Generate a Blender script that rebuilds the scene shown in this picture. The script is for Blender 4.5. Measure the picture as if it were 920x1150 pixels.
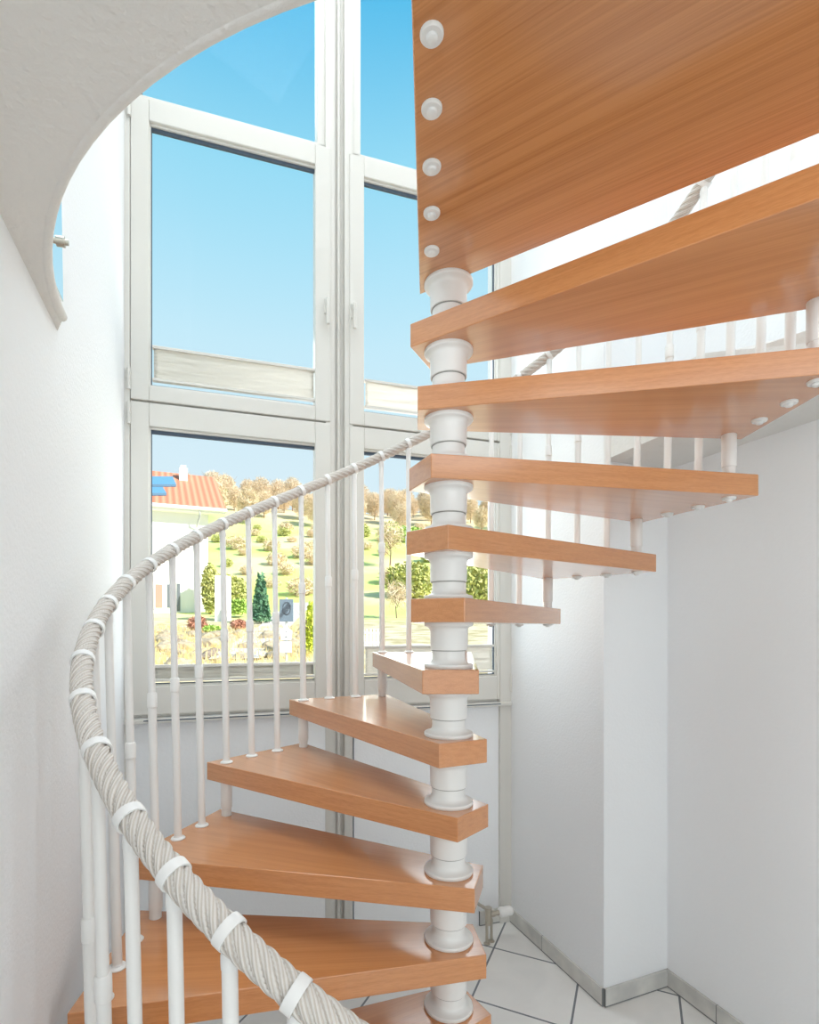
import bpy, bmesh, math, random
from mathutils import Vector, Matrix, noise
random.seed(7)
for o in list(bpy.data.objects): bpy.data.objects.remove(o)
S = bpy.context.scene
C = S.collection
PI = math.pi
R = math.radians

# ------------------------------------------------------------------ camera, sky, sun, area lights, exposure
EYE = 1.70
FPX, HX, HY = 603.05, 428.36, 704.16        # focal length and horizon for a 920 x 1150 frame
cam = bpy.data.cameras.new('camera'); cob = bpy.data.objects.new('camera', cam); C.objects.link(cob)
cob.location = (0, 0, EYE); cob.rotation_euler = (PI/2, 0, 0)
cam.sensor_fit = 'HORIZONTAL'; cam.sensor_width = 36; cam.lens = FPX/920*36
cam.shift_x = (460-HX)/920; cam.shift_y = (HY-575)/920; cam.clip_start = 0.02; cam.clip_end = 600
S.camera = cob

w = bpy.data.worlds.new('sky'); S.world = w; w.use_nodes = True
nt = w.node_tree; nt.nodes.clear()
tc = nt.nodes.new('ShaderNodeTexCoord'); sx = nt.nodes.new('ShaderNodeSeparateXYZ'); rp = nt.nodes.new('ShaderNodeValToRGB')
bg = nt.nodes.new('ShaderNodeBackground'); wo = nt.nodes.new('ShaderNodeOutputWorld')
nt.links.new(tc.outputs['Generated'], sx.inputs[0]); nt.links.new(sx.outputs['Z'], rp.inputs[0])
nt.links.new(rp.outputs[0], bg.inputs[0]); nt.links.new(bg.outputs[0], wo.inputs[0])
stops = [(0.0, (.78, .90, .96)), (.20, (.74, .89, .97)), (.33, (.68, .87, .97)), (.46, (.58, .85, .98)), (.55, (.46, .80, .97)), (.65, (.32, .73, .94)), (.76, (.11, .54, .87)), (1, (.04, .33, .70))]
cr = rp.color_ramp
cr.elements[0].position, cr.elements[0].color = stops[0][0], (*stops[0][1], 1)
cr.elements[1].position, cr.elements[1].color = stops[-1][0], (*stops[-1][1], 1)
for p_, c_ in stops[1:-1]:
    e = cr.elements.new(p_); e.color = (*c_, 1)
bg.inputs['Strength'].default_value = 1.0

sun = bpy.data.lights.new('sun', 'SUN'); sun.energy = 8.0; sun.angle = R(1); sun.color = (1, .96, .88)
so = bpy.data.objects.new('sun', sun); C.objects.link(so)
so.rotation_euler = Vector((-.80, .50, -.62)).to_track_quat('-Z', 'Y').to_euler()

def area(name, loc, target, sxy, power, col=(1, 1, 1)):
    l = bpy.data.lights.new(name, 'AREA'); l.shape = 'RECTANGLE'; l.size, l.size_y = sxy; l.energy = power; l.color = col
    o = bpy.data.objects.new(name, l); C.objects.link(o); o.location = loc
    o.rotation_euler = (Vector(target)-Vector(loc)).to_track_quat('-Z', 'Y').to_euler()
    return o
area('upstairs_fill', (-.05, .7, 8.2), (.15, 2.2, 1), (2.4, 2.4), 145, (.92, .965, 1))  # added fill high in the stairwell, standing in for daylight from upstairs
area('high_sky_daylight', (-1.3, 5.2, 8.6), (.3, 1.7, .8), (4.5, 3.0), 160, (.93, .97, 1))
area('window_sky_daylight', (.05, 3.55, 2.45), (.15, 2.13, 1.75), (1.3, 2.0), 31, (.95, .98, 1))
area('room_back_fill', (.9, -2.4, 1.3), (.0, 2.5, .9), (2.4, 2.2), 7, (1, .985, .96))  # added fill behind the camera; no window is known there
area('room_overhead_fill', (.9, -1.0, 2.36), (.55, 2.3, 0), (2.0, 1.6), 28, (.97, .985, 1))  # added fill under the slab to brighten floor and parapet; no fitting there

vs = S.view_settings
vs.view_transform = 'Standard'; vs.look = 'None'; vs.exposure = 0.0; vs.gamma = 1.0; vs.use_curve_mapping = False

# ------------------------------------------------------------------ helpers
def lin(r, g, b):
    f = lambda c: (c/255/12.92) if c/255 <= .04045 else ((c/255+.055)/1.055)**2.4
    return (f(r), f(g), f(b), 1)

def mat(name, col, rough=.5, metal=0, coat=0, spec=.5):
    m = bpy.data.materials.new(name); m.use_nodes = True
    b = m.node_tree.nodes['Principled BSDF']
    b.inputs['Base Color'].default_value = col; b.inputs['Roughness'].default_value = rough
    b.inputs['Metallic'].default_value = metal; b.inputs['Coat Weight'].default_value = coat
    b.inputs['Specular IOR Level'].default_value = spec
    return m
def N(m, t): return m.node_tree.nodes.new(t)
def LK(m, a, b): m.node_tree.links.new(a, b)
def bsdf(m): return m.node_tree.nodes['Principled BSDF']

def add_bump(m, scale, strength, dist=.002, detail=4, stretch=None, coord='Object'):
    t = N(m, 'ShaderNodeTexCoord'); n = N(m, 'ShaderNodeTexNoise'); b = N(m, 'ShaderNodeBump')
    n.inputs['Scale'].default_value = scale; n.inputs['Detail'].default_value = detail
    b.inputs['Strength'].default_value = strength; b.inputs['Distance'].default_value = dist
    src = t.outputs[coord]
    if stretch:
        mp = N(m, 'ShaderNodeMapping'); mp.inputs['Scale'].default_value = stretch
        LK(m, src, mp.inputs[0]); src = mp.outputs[0]
    LK(m, src, n.inputs['Vector']); LK(m, n.outputs[0], b.inputs['Height']); LK(m, b.outputs[0], bsdf(m).inputs['Normal'])
    return n

def noise_colour(m, c1, c2, scale, detail=3, stretch=None, lo=.35, hi=.65):
    t = N(m, 'ShaderNodeTexCoord'); n = N(m, 'ShaderNodeTexNoise'); r = N(m, 'ShaderNodeValToRGB')
    n.inputs['Scale'].default_value = scale; n.inputs['Detail'].default_value = detail
    r.color_ramp.elements[0].position = lo; r.color_ramp.elements[0].color = c1
    r.color_ramp.elements[1].position = hi; r.color_ramp.elements[1].color = c2
    src = t.outputs['Object']
    if stretch:
        mp = N(m, 'ShaderNodeMapping'); mp.inputs['Scale'].default_value = stretch
        LK(m, src, mp.inputs[0]); src = mp.outputs[0]
    LK(m, src, n.inputs['Vector']); LK(m, n.outputs[0], r.inputs[0]); LK(m, r.outputs[0], bsdf(m).inputs['Base Color'])
    return r

M = {}
M['plaster'] = mat('white_plaster', lin(246, 247, 248), .9); add_bump(M['plaster'], 90, .35, .004)
M['ceiling'] = mat('rough_ceiling_plaster', lin(232, 230, 226), .95); add_bump(M['ceiling'], 60, .6, .006)
M['upvc'] = mat('white_window_plastic', lin(222, 219, 212), .35)
M['seal'] = mat('grey_window_seal', lin(70, 84, 100), .6)
M['white'] = mat('white_lacquered_metal', lin(240, 239, 236), .28)
M['gap'] = mat('grey_joint', lin(165, 163, 158), .7)
M['clip'] = mat('white_nylon', lin(240, 240, 238), .35)
M['mirror'] = mat('mirror_glass', (.9, .95, .97, 1), .02, 1.0)
M['brass'] = mat('worn_chrome', lin(190, 182, 168), .35, .8)
M['cap'] = mat('white_cap_plastic', lin(238, 238, 236), .35)
M['fabric'] = mat('crumpled_blind_fabric', lin(248, 245, 240), .9); add_bump(M['fabric'], 12, .8, .01, 3, (1, 1, 6))
fb = M['fabric'].node_tree; ft = fb.nodes.new('ShaderNodeBsdfTranslucent'); fm = fb.nodes.new('ShaderNodeMixShader'); ft.inputs[0].default_value = lin(252, 248, 240)
fm.inputs[0].default_value = .5; fb.links.new(bsdf(M['fabric']).outputs[0], fm.inputs[1]); fb.links.new(ft.outputs[0], fm.inputs[2]); fb.links.new(fm.outputs[0], fb.nodes['Material Output'].inputs[0])
# glass
g = bpy.data.materials.new('window_glass'); g.use_nodes = True; nn = g.node_tree; nn.nodes.clear()
go = nn.nodes.new('ShaderNodeOutputMaterial'); mx = nn.nodes.new('ShaderNodeMixShader'); tr = nn.nodes.new('ShaderNodeBsdfTransparent')
gl = nn.nodes.new('ShaderNodeBsdfGlossy'); gl.inputs['Roughness'].default_value = .02
mx.inputs[0].default_value = .002; tr.inputs[0].default_value = (.98, .99, .99, 1)
nn.links.new(tr.outputs[0], mx.inputs[1]); nn.links.new(gl.outputs[0], mx.inputs[2]); nn.links.new(mx.outputs[0], go.inputs[0])
M['glass'] = g

def wood(name, c1, c2, rough=.3, rot=0, fine=34):
    m = mat(name, c1, rough, 0, 1.0); bsdf(m).inputs['Coat Roughness'].default_value = .15; bsdf(m).inputs['Coat IOR'].default_value = 1.6
    t = N(m, 'ShaderNodeTexCoord'); oi = N(m, 'ShaderNodeObjectInfo'); ad = N(m, 'ShaderNodeVectorMath'); ad.operation = 'ADD'
    ml = N(m, 'ShaderNodeVectorMath'); ml.operation = 'SCALE'; ml.inputs[0].default_value = (7, 3, 5)
    LK(m, oi.outputs['Random'], ml.inputs['Scale'])
    mr = N(m, 'ShaderNodeMapping'); mr.inputs['Rotation'].default_value = (0, 0, rot)
    LK(m, t.outputs['Object'], mr.inputs[0])
    LK(m, mr.outputs[0], ad.inputs[0]); LK(m, ml.outputs[0], ad.inputs[1])
    mp = N(m, 'ShaderNodeMapping'); mp.inputs['Scale'].default_value = (1.2, fine, 110); LK(m, ad.outputs[0], mp.inputs[0])
    n1 = N(m, 'ShaderNodeTexNoise'); n1.inputs['Scale'].default_value = 1.0; n1.inputs['Detail'].default_value = 5; n1.inputs['Distortion'].default_value = .15
    LK(m, mp.outputs[0], n1.inputs['Vector'])
    mp2 = N(m, 'ShaderNodeMapping'); mp2.inputs['Scale'].default_value = (4, 300, 420); LK(m, ad.outputs[0], mp2.inputs[0])
    n2 = N(m, 'ShaderNodeTexNoise'); n2.inputs['Scale'].default_value = 1.0; n2.inputs['Detail'].default_value = 2
    LK(m, mp2.outputs[0], n2.inputs['Vector'])
    mm = N(m, 'ShaderNodeMath'); mm.operation = 'MULTIPLY_ADD'; mm.inputs[1].default_value = .45
    LK(m, n2.outputs[0], mm.inputs[0]); m3 = N(m, 'ShaderNodeMath'); m3.operation = 'MULTIPLY'; m3.inputs[1].default_value = .6
    LK(m, n1.outputs[0], m3.inputs[0]); LK(m, m3.outputs[0], mm.inputs[2])
    r = N(m, 'ShaderNodeValToRGB'); r.color_ramp.elements[0].position = .32; r.color_ramp.elements[0].color = c2
    r.color_ramp.elements[1].position = .62; r.color_ramp.elements[1].color = c1
    LK(m, mm.outputs[0], r.inputs[0]); LK(m, r.outputs[0], bsdf(m).inputs['Base Color'])
    return m
M['wood'] = wood('beech_tread_wood', lin(214, 146, 90), lin(196, 126, 70))
M['wood_land'] = wood('beech_landing_wood', lin(210, 144, 88), lin(184, 116, 60), fine=62)

def rope_mat():
    m = mat('braided_grey_rope', lin(205, 200, 192), .85)
    t = N(m, 'ShaderNodeTexCoord'); wv = N(m, 'ShaderNodeTexWave'); mp = N(m, 'ShaderNodeMapping')
    wv.wave_type = 'BANDS'; wv.bands_direction = 'X'; wv.inputs['Scale'].default_value = 1; wv.inputs['Distortion'].default_value = .8
    wv.inputs['Detail'].default_value = 2
    mp.inputs['Scale'].default_value = (1.0, .1, 1)
    LK(m, t.outputs['UV'], mp.inputs[0]); LK(m, mp.outputs[0], wv.inputs['Vector'])
    r = N(m, 'ShaderNodeValToRGB'); r.color_ramp.elements[0].color = lin(206, 197, 187); r.color_ramp.elements[1].color = lin(226, 222, 216)
    r.color_ramp.elements[0].position = .2; r.color_ramp.elements[1].position = .7
    LK(m, wv.outputs['Fac'], r.inputs[0]); LK(m, r.outputs[0], bsdf(m).inputs['Base Color'])
    b = N(m, 'ShaderNodeBump'); b.inputs['Strength'].default_value = .5; b.inputs['Distance'].default_value = .002
    LK(m, wv.outputs['Fac'], b.inputs['Height']); LK(m, b.outputs[0], bsdf(m).inputs['Normal'])
    return m
M['rope'] = rope_mat()

def tile_mat(name, c1, c2, mortar, size, msize):
    m = mat(name, c1, .22)
    t = N(m, 'ShaderNodeTexCoord'); b = N(m, 'ShaderNodeTexBrick'); b.offset = 0; b.squash = 1
    b.inputs['Scale'].default_value = 1; b.inputs['Brick Width'].default_value = size; b.inputs['Row Height'].default_value = size
    b.inputs['Mortar Size'].default_value = msize; b.inputs['Mortar Smooth'].default_value = .1
    b.inputs['Color1'].default_value = c1; b.inputs['Color2'].default_value = c2; b.inputs['Mortar'].default_value = mortar
    LK(m, t.outputs['Object'], b.inputs['Vector'])
    n = N(m, 'ShaderNodeTexNoise'); n.inputs['Scale'].default_value = 5; n.inputs['Detail'].default_value = 6; n.inputs['Distortion'].default_value = 1
    LK(m, t.outputs['Object'], n.inputs['Vector'])
    mr = N(m, 'ShaderNodeMapRange'); mr.inputs['To Min'].default_value = .88; mr.inputs['To Max'].default_value = 1.05
    LK(m, n.outputs[0], mr.inputs[0])
    mu = N(m, 'ShaderNodeMixRGB'); mu.blend_type = 'MULTIPLY'; mu.inputs[0].default_value = 1
    LK(m, b.outputs['Color'], mu.inputs[1]); LK(m, mr.outputs[0], mu.inputs[2]); LK(m, mu.outputs[0], bsdf(m).inputs['Base Color'])
    return m
M['tile'] = tile_mat('pale_floor_tile', lin(246, 244, 240), lin(241, 240, 236), lin(130, 134, 138), .430, .005)
M['skirt'] = mat('grey_skirting_tile', lin(212, 210, 205), .3); noise_colour(M['skirt'], lin(200, 199, 195), lin(222, 220, 214), 8)
M['grout'] = mat('grey_grout', lin(128, 130, 130), .9)

# mesh helpers -------------------------------------------------------
def mk(name, bm, m, parent=None, world=True, smooth=False, loc=None):
    """link a bmesh as ONE object; world=True: the verts are in world space and are moved into the parent's frame"""
    me = bpy.data.meshes.new(name)
    bmesh.ops.recalc_face_normals(bm, faces=bm.faces)
    bm.to_mesh(me); bm.free()
    for mm in (m if isinstance(m, (list, tuple)) else [m]): me.materials.append(mm)
    if smooth:
        for p in me.polygons: p.use_smooth = True
        if smooth is not True:
            me.set_sharp_from_angle(angle=R(smooth))
    o = bpy.data.objects.new(name, me); C.objects.link(o)
    if parent is not None:
        o.parent = parent
        if world: me.transform(wmat(parent).inverted())
    if loc is not None: o.location = loc
    return o
def wmat(o):
    mt = Matrix.LocRotScale(o.location, o.rotation_euler, o.scale)
    return wmat(o.parent) @ mt if o.parent else mt
def tag(o, label=None, cat=None, group=None, kind=None):
    if label: o['label'] = label
    if cat: o['category'] = cat
    if group: o['group'] = group
    if kind: o['kind'] = kind
    return o
def empty(name, loc, rz=0, parent=None):
    o = bpy.data.objects.new(name, None); C.objects.link(o); o.location = loc; o.rotation_euler = (0, 0, rz); o.empty_display_size = .1
    if parent: o.parent = parent
    return o
def copy_tree(o, parent=None):
    c = o.copy(); C.objects.link(c); c.parent = parent
    for ch in list(o.children): copy_tree(ch, c)
    return c
def prism(bm, pts, z0, z1, bev=0, seg=2):
    """vertical prism over a plan polygon"""
    a = [bm.verts.new((x, y, z0)) for x, y in pts]; b = [bm.verts.new((x, y, z1)) for x, y in pts]
    n = len(pts); fs = [bm.faces.new(a[::-1]), bm.faces.new(b)]
    for i in range(n): fs.append(bm.faces.new((a[i], a[(i+1) % n], b[(i+1) % n], b[i])))
    if bev:
        es = list({e for f in fs for e in f.edges})
        bmesh.ops.bevel(bm, geom=es, offset=bev, segments=seg, affect='EDGES', profile=.5)
def obox(bm, p, d, s0, s1, o0, o1, z0, z1, bev=0):
    """box laid along plan direction d from p: s along d, o along the left normal, z up"""
    n = Vector((-d[1], d[0])); d = Vector(d); p = Vector(p)
    q = [p+d*s0+n*o0, p+d*s1+n*o0, p+d*s1+n*o1, p+d*s0+n*o1]
    prism(bm, [(v.x, v.y) for v in q], z0, z1, bev)
def lathe(bm, prof, seg=32, mtx=None, close=True):
    rings = []
    for r, z in prof:
        ring = []
        for k in range(seg):
            a = 2*PI*k/seg; v = Vector((r*math.cos(a), r*math.sin(a), z))
            ring.append(bm.verts.new(mtx @ v if mtx else v))
        rings.append(ring)
    for i in range(len(rings)-1):
        for k in range(seg):
            bm.faces.new((rings[i][k], rings[i][(k+1) % seg], rings[i+1][(k+1) % seg], rings[i+1][k]))
    if close:
        bm.faces.new(rings[0][::-1]); bm.faces.new(rings[-1])
def tube(bm, pts, r, seg=12):
    """tube through points"""
    pts = [Vector(p) for p in pts]; rings = []
    up = Vector((0, 0, 1))
    for i, p in enumerate(pts):
        t = (pts[min(i+1, len(pts)-1)]-pts[max(i-1, 0)]).normalized()
        a = t.cross(up if abs(t.z) < .95 else Vector((1, 0, 0))).normalized(); b = t.cross(a)
        rr = r[i] if isinstance(r, (list, tuple)) else r
        rings.append([bm.verts.new(p+(a*math.cos(2*PI*k/seg)+b*math.sin(2*PI*k/seg))*rr) for k in range(seg)])
    for i in range(len(rings)-1):
        for k in range(seg): bm.faces.new((rings[i][k], rings[i][(k+1) % seg], rings[i+1][(k+1) % seg], rings[i+1][k]))
    bm.faces.new(rings[0][::-1]); bm.faces.new(rings[-1])
def BM(): return bmesh.new()
def at(x, y, Y): return Vector(((x-HX)/FPX*Y, Y, EYE+(HY-y)/FPX*Y))

# ------------------------------------------------------------------ the room shell
CEIL, UP, TOP = EYE+.746, EYE+1.08, 8.5
WC = Vector((-1.200, 2.509)); WD = Vector((math.sin(R(72.6)), math.cos(R(72.6)))); WN = Vector((-WD.y, WD.x))   # window wall
K0 = Vector((.744, 3.118)); K1 = Vector((.997, 2.4055)); K2 = Vector((1.357, 2.5476)); RD = Vector((.3256, -.9455))
LD = Vector((.3153, -.9490))                      # left wall, from the window corner towards the camera
KR = K2+RD*6.2; LE = WC+LD*5.6
def wp(s, o=0): return WC+WD*s+WN*o

# floor, laid with the tile grid's own origin and turn
fl = empty('floor_tmp', (0, 0, 0)); bpy.data.objects.remove(fl)
T0_, TA = Vector((.597, 2.845)), -R(25.5)
bm = BM()
prism(bm, [(-4, -3), (4, -3), (4, 3.6), (-4, 3.6)], -.12, 0)
fo = mk('floor', bm, M['tile'])
rm = Matrix.Translation((T0_.x, T0_.y, 0)) @ Matrix.Rotation(TA, 4, 'Z')
fo.data.transform(rm.inverted()); fo.location = (T0_.x, T0_.y, 0); fo.rotation_euler = (0, 0, TA); tag(fo, kind='structure')

def wall(name, a, b, thick, z0, z1, m=None):
    """wall whose room face runs a->b, thickness to the right of a->b when positive"""
    d = (b-a); L = d.length; d.normalize(); bm = BM(); obox(bm, a, d, 0, L, -thick, 0, z0, z1)
    return tag(mk(name, bm, m or M['plaster']), kind='structure')
bm = BM(); obox(bm, WC, LD, -.3, 5.6, -.3, 0, -.1, TOP)
tag(mk('wall_left', bm, M['plaster']), kind='structure')
# frameless mirror upstairs, its edge just clear of the slab tip
mb_, ml_ = CEIL+.036, 1.292
mir = tag(empty('wall_mirror', (*(WC+LD*1.5), mb_)), 'frameless upstairs mirror on the left wall showing blue sky beside the curved ceiling edge', 'mirror')
bm = BM(); obox(bm, WC, LD, ml_, 1.85, .001, .007, mb_, 3.9, .001)
for v in bm.verts: v.co += Vector((-LD.y, LD.x, 0))*.022*(3.9-v.co.z)/1.42
mk('mirror_glass', bm, M['mirror'], mir)
bm = BM(); p = WC+LD*(ml_+.018); nrm = Vector((-LD.y, LD.x, 0))
tube(bm, [Vector((p.x, p.y, 2.615))+nrm*(a+.018) for a in (-.018, .008, .0081, .018, .0181, .026)], [.009, .009, .012, .012, .007, .006], 16)
mk('mirror_clamp', bm, M['brass'], mir, smooth=40)

# pillar and right wall (one return each), up through both storeys
bm = BM(); prism(bm, [tuple(K0), tuple(K1), tuple(K2), tuple(K2+Vector((.35, .9))), tuple(K0+Vector((.2, .5)))], -.1, TOP)
tag(mk('wall_pillar', bm, M['plaster']), kind='structure')
bm = BM(); obox(bm, K2, RD, -.02, 6.2, .0, .3, -.1, TOP)
tag(mk('wall_right', bm, M['plaster']), kind='structure')

# window wall: parapet, strips, head
bm = BM()
obox(bm, WC, WD, -.35, .967, 0, .28, -.1, 1.27); obox(bm, WC, WD, 1.10, 2.4, 0, .28, -.1, 1.27); obox(bm, WC, WD, .96, 1.11, .03, .28, -.1, 1.27)
obox(bm, WC, WD, -.35, 0, .10, .28, 1.27, TOP); obox(bm, WC, WD, 2.05, 2.4, .10, .28, 1.27, TOP)
tag(mk('wall_window', bm, M['plaster']), kind='structure')
bm = BM()
obox(bm, WC, WD, .952, 1.000, -.004, .06, 0, TOP, .002); obox(bm, WC, WD, 1.054, 1.099, -.004, .06, 0, TOP, .002); obox(bm, WC, WD, 1.000, 1.054, .028, .06, 0, TOP)
tube(bm, [(*wp(1.027, .020), z) for z in (0, TOP)], .010, 12)
tag(mk('trim_1', bm, M['upvc'], smooth=30), kind='structure')      # the mullion post between the two windows
bm = BM(); obox(bm, wp(1.1025), WD, -.002, .002, -.0045, .01, 0, 1.26); tag(mk('trim_2', bm, M['seal']), kind='structure')
bm = BM()
obox(bm, WC, WD, 0, .952, -.035, .1, 1.248, 1.268, .003); obox(bm, WC, WD, 1.099, 2.035, -.035, .1, 1.248, 1.268, .003)
tag(mk('trim_3', bm, M['upvc']), kind='structure')                 # window sills
bm = BM(); obox(bm, WC, WD, .085, .948, -.0365, -.034, 1.259, 1.264); obox(bm, WC, WD, 1.11, 1.96, -.0365, -.034, 1.259, 1.264)
tag(mk('trim_4', bm, M['seal']), kind='structure')
bm = BM(); obox(bm, WC, WD, 1.966, 2.05, -.02, .06, 0, TOP, .003); tag(mk('trim_5', bm, M['upvc']), kind='structure')
bm = BM(); obox(bm, WC, WD, -.03, .024, -.012, .06, 0, TOP, .003); tag(mk('trim_6', bm, M['upvc']), kind='structure')

def frame(bm, s0, s1, z0, z1, ws, wb, wt, o0, o1, bev=.004):
    """rectangular frame in the window wall: outer s0..s1, z0..z1, member widths sides / bottom / top"""
    obox(bm, WC, WD, s0, s0+ws, o0, o1, z0, z1, bev); obox(bm, WC, WD, s1-ws, s1, o0, o1, z0, z1, bev)
    obox(bm, WC, WD, s0+ws, s1-ws, o0, o1, z0, z0+wb, bev); obox(bm, WC, WD, s0+ws, s1-ws, o0, o1, z1-wt, z1, bev)
def make_window(n, f):
    """f maps the left window's s to this window's s (mirror for the right one)"""
    q = lambda a, b: (min(f(a), f(b)), max(f(a), f(b)))
    bm = BM()
    a, b = q(.010, .965)
    frame(bm, a, b, 1.27, TOP, .055, .05, .06, .012, .075)
    obox(bm, WC, WD, a, b, .012, .075, 4.135, 4.222, .004); obox(bm, WC, WD, a, b, .014, .075, 2.72, 2.80, .004)
    root = tag(mk('window_%d' % n, bm, M['upvc']), kind='structure')
    bm = BM(); s0, s1 = q(.060, .953); obox(bm, WC, WD, s0, s1, .05, .056, 4.20, TOP-.05)
    mk('fixed_pane', bm, M['glass'], root)
    bm = BM(); frame(bm, *q(.066, .955), 4.220, TOP-.055, .006, .004, .004, .040, .050, 0); mk('fixed_seal', bm, M['seal'], root)
    for nm, z0, z1, g0, g1 in (('upper_sash', 2.768, 4.19, 2.850, 4.075), ('lower_sash', 1.285, 2.757, 1.43, 2.635)):
        bm = BM(); frame(bm, *q(.026, .977), z0, z1, .080, g0-z0-.012, z1-g1-.012, -.012, .055)
        frame(bm, *q(.101, .914), g0-.014, g1+.014, .012, .012, .012, .002, .045, .003)
        sash = mk(nm, bm, M['upvc'], root)
        bm = BM(); frame(bm, *q(.111, .904), g0-.002, g1+.002, .006, .004, .016, .012, .024, 0); mk('seal', bm, M['seal'], sash)
        bm = BM(); obox(bm, WC, WD, *q(.106, .908), .028, .034, g0-.01, g1+.01); mk('pane', bm, M['glass'], sash)
        for hz in (z1-.06, z0+.09):
            bm = BM(); p = wp(f(.020), -.018)
            tube(bm, [(p.x, p.y, hz-.05), (p.x, p.y, hz+.05)], .009, 12); tube(bm, [(p.x, p.y, hz-.002), (p.x, p.y, hz+.002)], .0105, 12)
            mk('hinge', bm, M['upvc'], sash, smooth=40)
    up = [c for c in root.children if c.name.startswith('upper_sash')][0]
    bm = BM(); h = f(.957)
    obox(bm, WC, WD, h-.013, h+.013, -.022, -.012, 3.32, 3.40, .004); obox(bm, WC, WD, h-.008, h+.008, -.045, -.022, 3.36, 3.385, .003)
    obox(bm, WC, WD, h-.010, h+.010, -.056, -.042, 3.25, 3.388, .005)
    mk('handle', bm, M['upvc'], up)
    return root
make_window(1, lambda s: s)
make_window(2, lambda s: 2.056-s)

# upper floor slab with the stair opening; its underside is the ceiling, thin towards the opening
hc, hr = Vector((.185, 1.605)), 1.008
angs = [194+184*k/60 for k in range(61)]                     # round the front of the opening, from the left wall to the right side
def sst(a, b, x):
    t = max(0, min(1, (x-a)/(b-a))); return t*t*(3-2*t)
bump = lambda a: .30*sst(272, 300, a)*(1-sst(345, 376, a))          # the opening widens under the landing
inner = [hc+Vector((math.cos(R(a)), math.sin(R(a))))*(hr+bump(a)) for a in angs]
inner[0] = WC+LD*(LD.dot(inner[0]-WC))
bk0, bk1 = WC+LD*5.6, K2+RD*5.6
bk2 = K2+RD*.85
def partner(k):
    t = k/60
    if t < .25: return inner[0]+(bk0-inner[0])*(t/.25)
    if t < .75: return bk0+(bk1-bk0)*((t-.25)/.5)
    return bk1+(bk2-bk1)*((t-.75)/.25)
pin = inner+[K1]; pout = [partner(k) for k in range(61)]+[K2]
bm = BM(); n_ = len(pin)
lip = lambda k: .03 if k < 50 else (.03+(k-50)*.02 if k <= 61 else .25)
vi0 = [bm.verts.new((*v, CEIL)) for v in pin]; vi1 = [bm.verts.new((*v, CEIL+lip(k))) for k, v in enumerate(pin)]
vo0 = [bm.verts.new((*v, CEIL)) for v in pout]; vo1 = [bm.verts.new((*v, UP-.07 if k < 46 else CEIL+.10)) for k, v in enumerate(pout)]
for k in range(n_-1):
    bm.faces.new((vi0[k], vi0[k+1], vo0[k+1], vo0[k])); bm.faces.new((vi1[k], vo1[k], vo1[k+1], vi1[k+1]))
    bm.faces.new((vi0[k], vi1[k], vi1[k+1], vi0[k+1])); bm.faces.new((vo0[k], vo0[k+1], vo1[k+1], vo1[k]))
bmesh.ops.remove_doubles(bm, verts=bm.verts, dist=1e-5)
tag(mk('ceiling', bm, M['ceiling']), kind='structure')
# rounded plaster bead round the opening
bm = BM(); tube(bm, [(v.x, v.y, CEIL+.010) for v in inner[1:48]], .012, 10)
tag(mk('trim_7', bm, M['ceiling'], smooth=True), kind='structure')
# roof
bm = BM(); prism(bm, [tuple(wp(-.3, .3)), tuple(wp(2.6, .3)), tuple(KR+Vector((.3, 0))), tuple(LE+Vector((-.3, 0)))], TOP, TOP+.1)
tag(mk('ceiling_upper', bm, M['plaster']), kind='structure')

# tiled skirting
def skirt(name, a, b, splits):
    d = (b-a); Ln = d.length; d.normalize(); bm = BM(); e = [0]+[x*Ln for x in splits]+[Ln]
    for i in range(len(e)-1): obox(bm, a, d, e[i]+.002, e[i+1]-.002, -.011, 0, .006, .082, .0015)
    o = tag(mk(name, bm, M['skirt']), kind='structure')
    bm = BM(); obox(bm, a, d, 0, Ln, -.0095, 0, .0005, .081); mk('grout', bm, M['grout'], o)
skirt('baseboard_pillar_left', K0, K1, [.42]); skirt('baseboard_pillar_front', K1-RD*.0, K2, [])
skirt('baseboard_right', K2, K2+RD*5.8, [.045+i*.075 for i in range(12)])
skirt('baseboard_window', wp(1.84), wp(2.036), [])

# ------------------------------------------------------------------ the spiral staircase (one thing)
PX, PY = .1981, 1.5835
RISE, TH = .2, .0675
TOP0 = EYE-1.1194
TH0, DT = 207.95, 23.51
NT = range(-2, 11)
stair = tag(empty('spiral_staircase', (PX, PY, 0)), 'spiral staircase with beech treads, white centre pole, white balusters and a grey rope handrail', 'staircase')
ang = lambda i: R(TH0-DT*i)
ttop = lambda i: TOP0+RISE*i
def tread_bm(ro=.9664, c1=.2335, c2=.2368):
    bm = BM(); prism(bm, [(-.0910, .0847), (-.0910, -.0728), (ro, -c2), (ro, c1)], -TH, 0, .0022, 2); return bm
tread_mesh = None
RB, RT, SP = .9207, .945, DT/3
def cap_bm():
    bm = BM()
    lathe(bm, [(.0205, 0), (.0205, -.004), (.0185, -.007), (.0105, -.0075), (.0095, -.012), (.0065, -.014)], 24)
    return bm
cap0 = None
pole_prof = [(.0695, 0), (.0715, .003), (.0715, .009), (.0700, .0115), (.0600, .0135), (.0530, .0175), (.0490, .024), (.0480, .032), (.0480, .0520), (.0524, .0520), (.0535, .0535), (.0540, .105), (.0555, .113), (.060, .1185), (.0690, .1215), (.0715, .125), (.0715, .1325), (.0695, .1325)]
def sleeve_bm():
    bm = BM(); lathe(bm, pole_prof, 48); return bm
sleeve0 = None; ring_mesh = None
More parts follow.
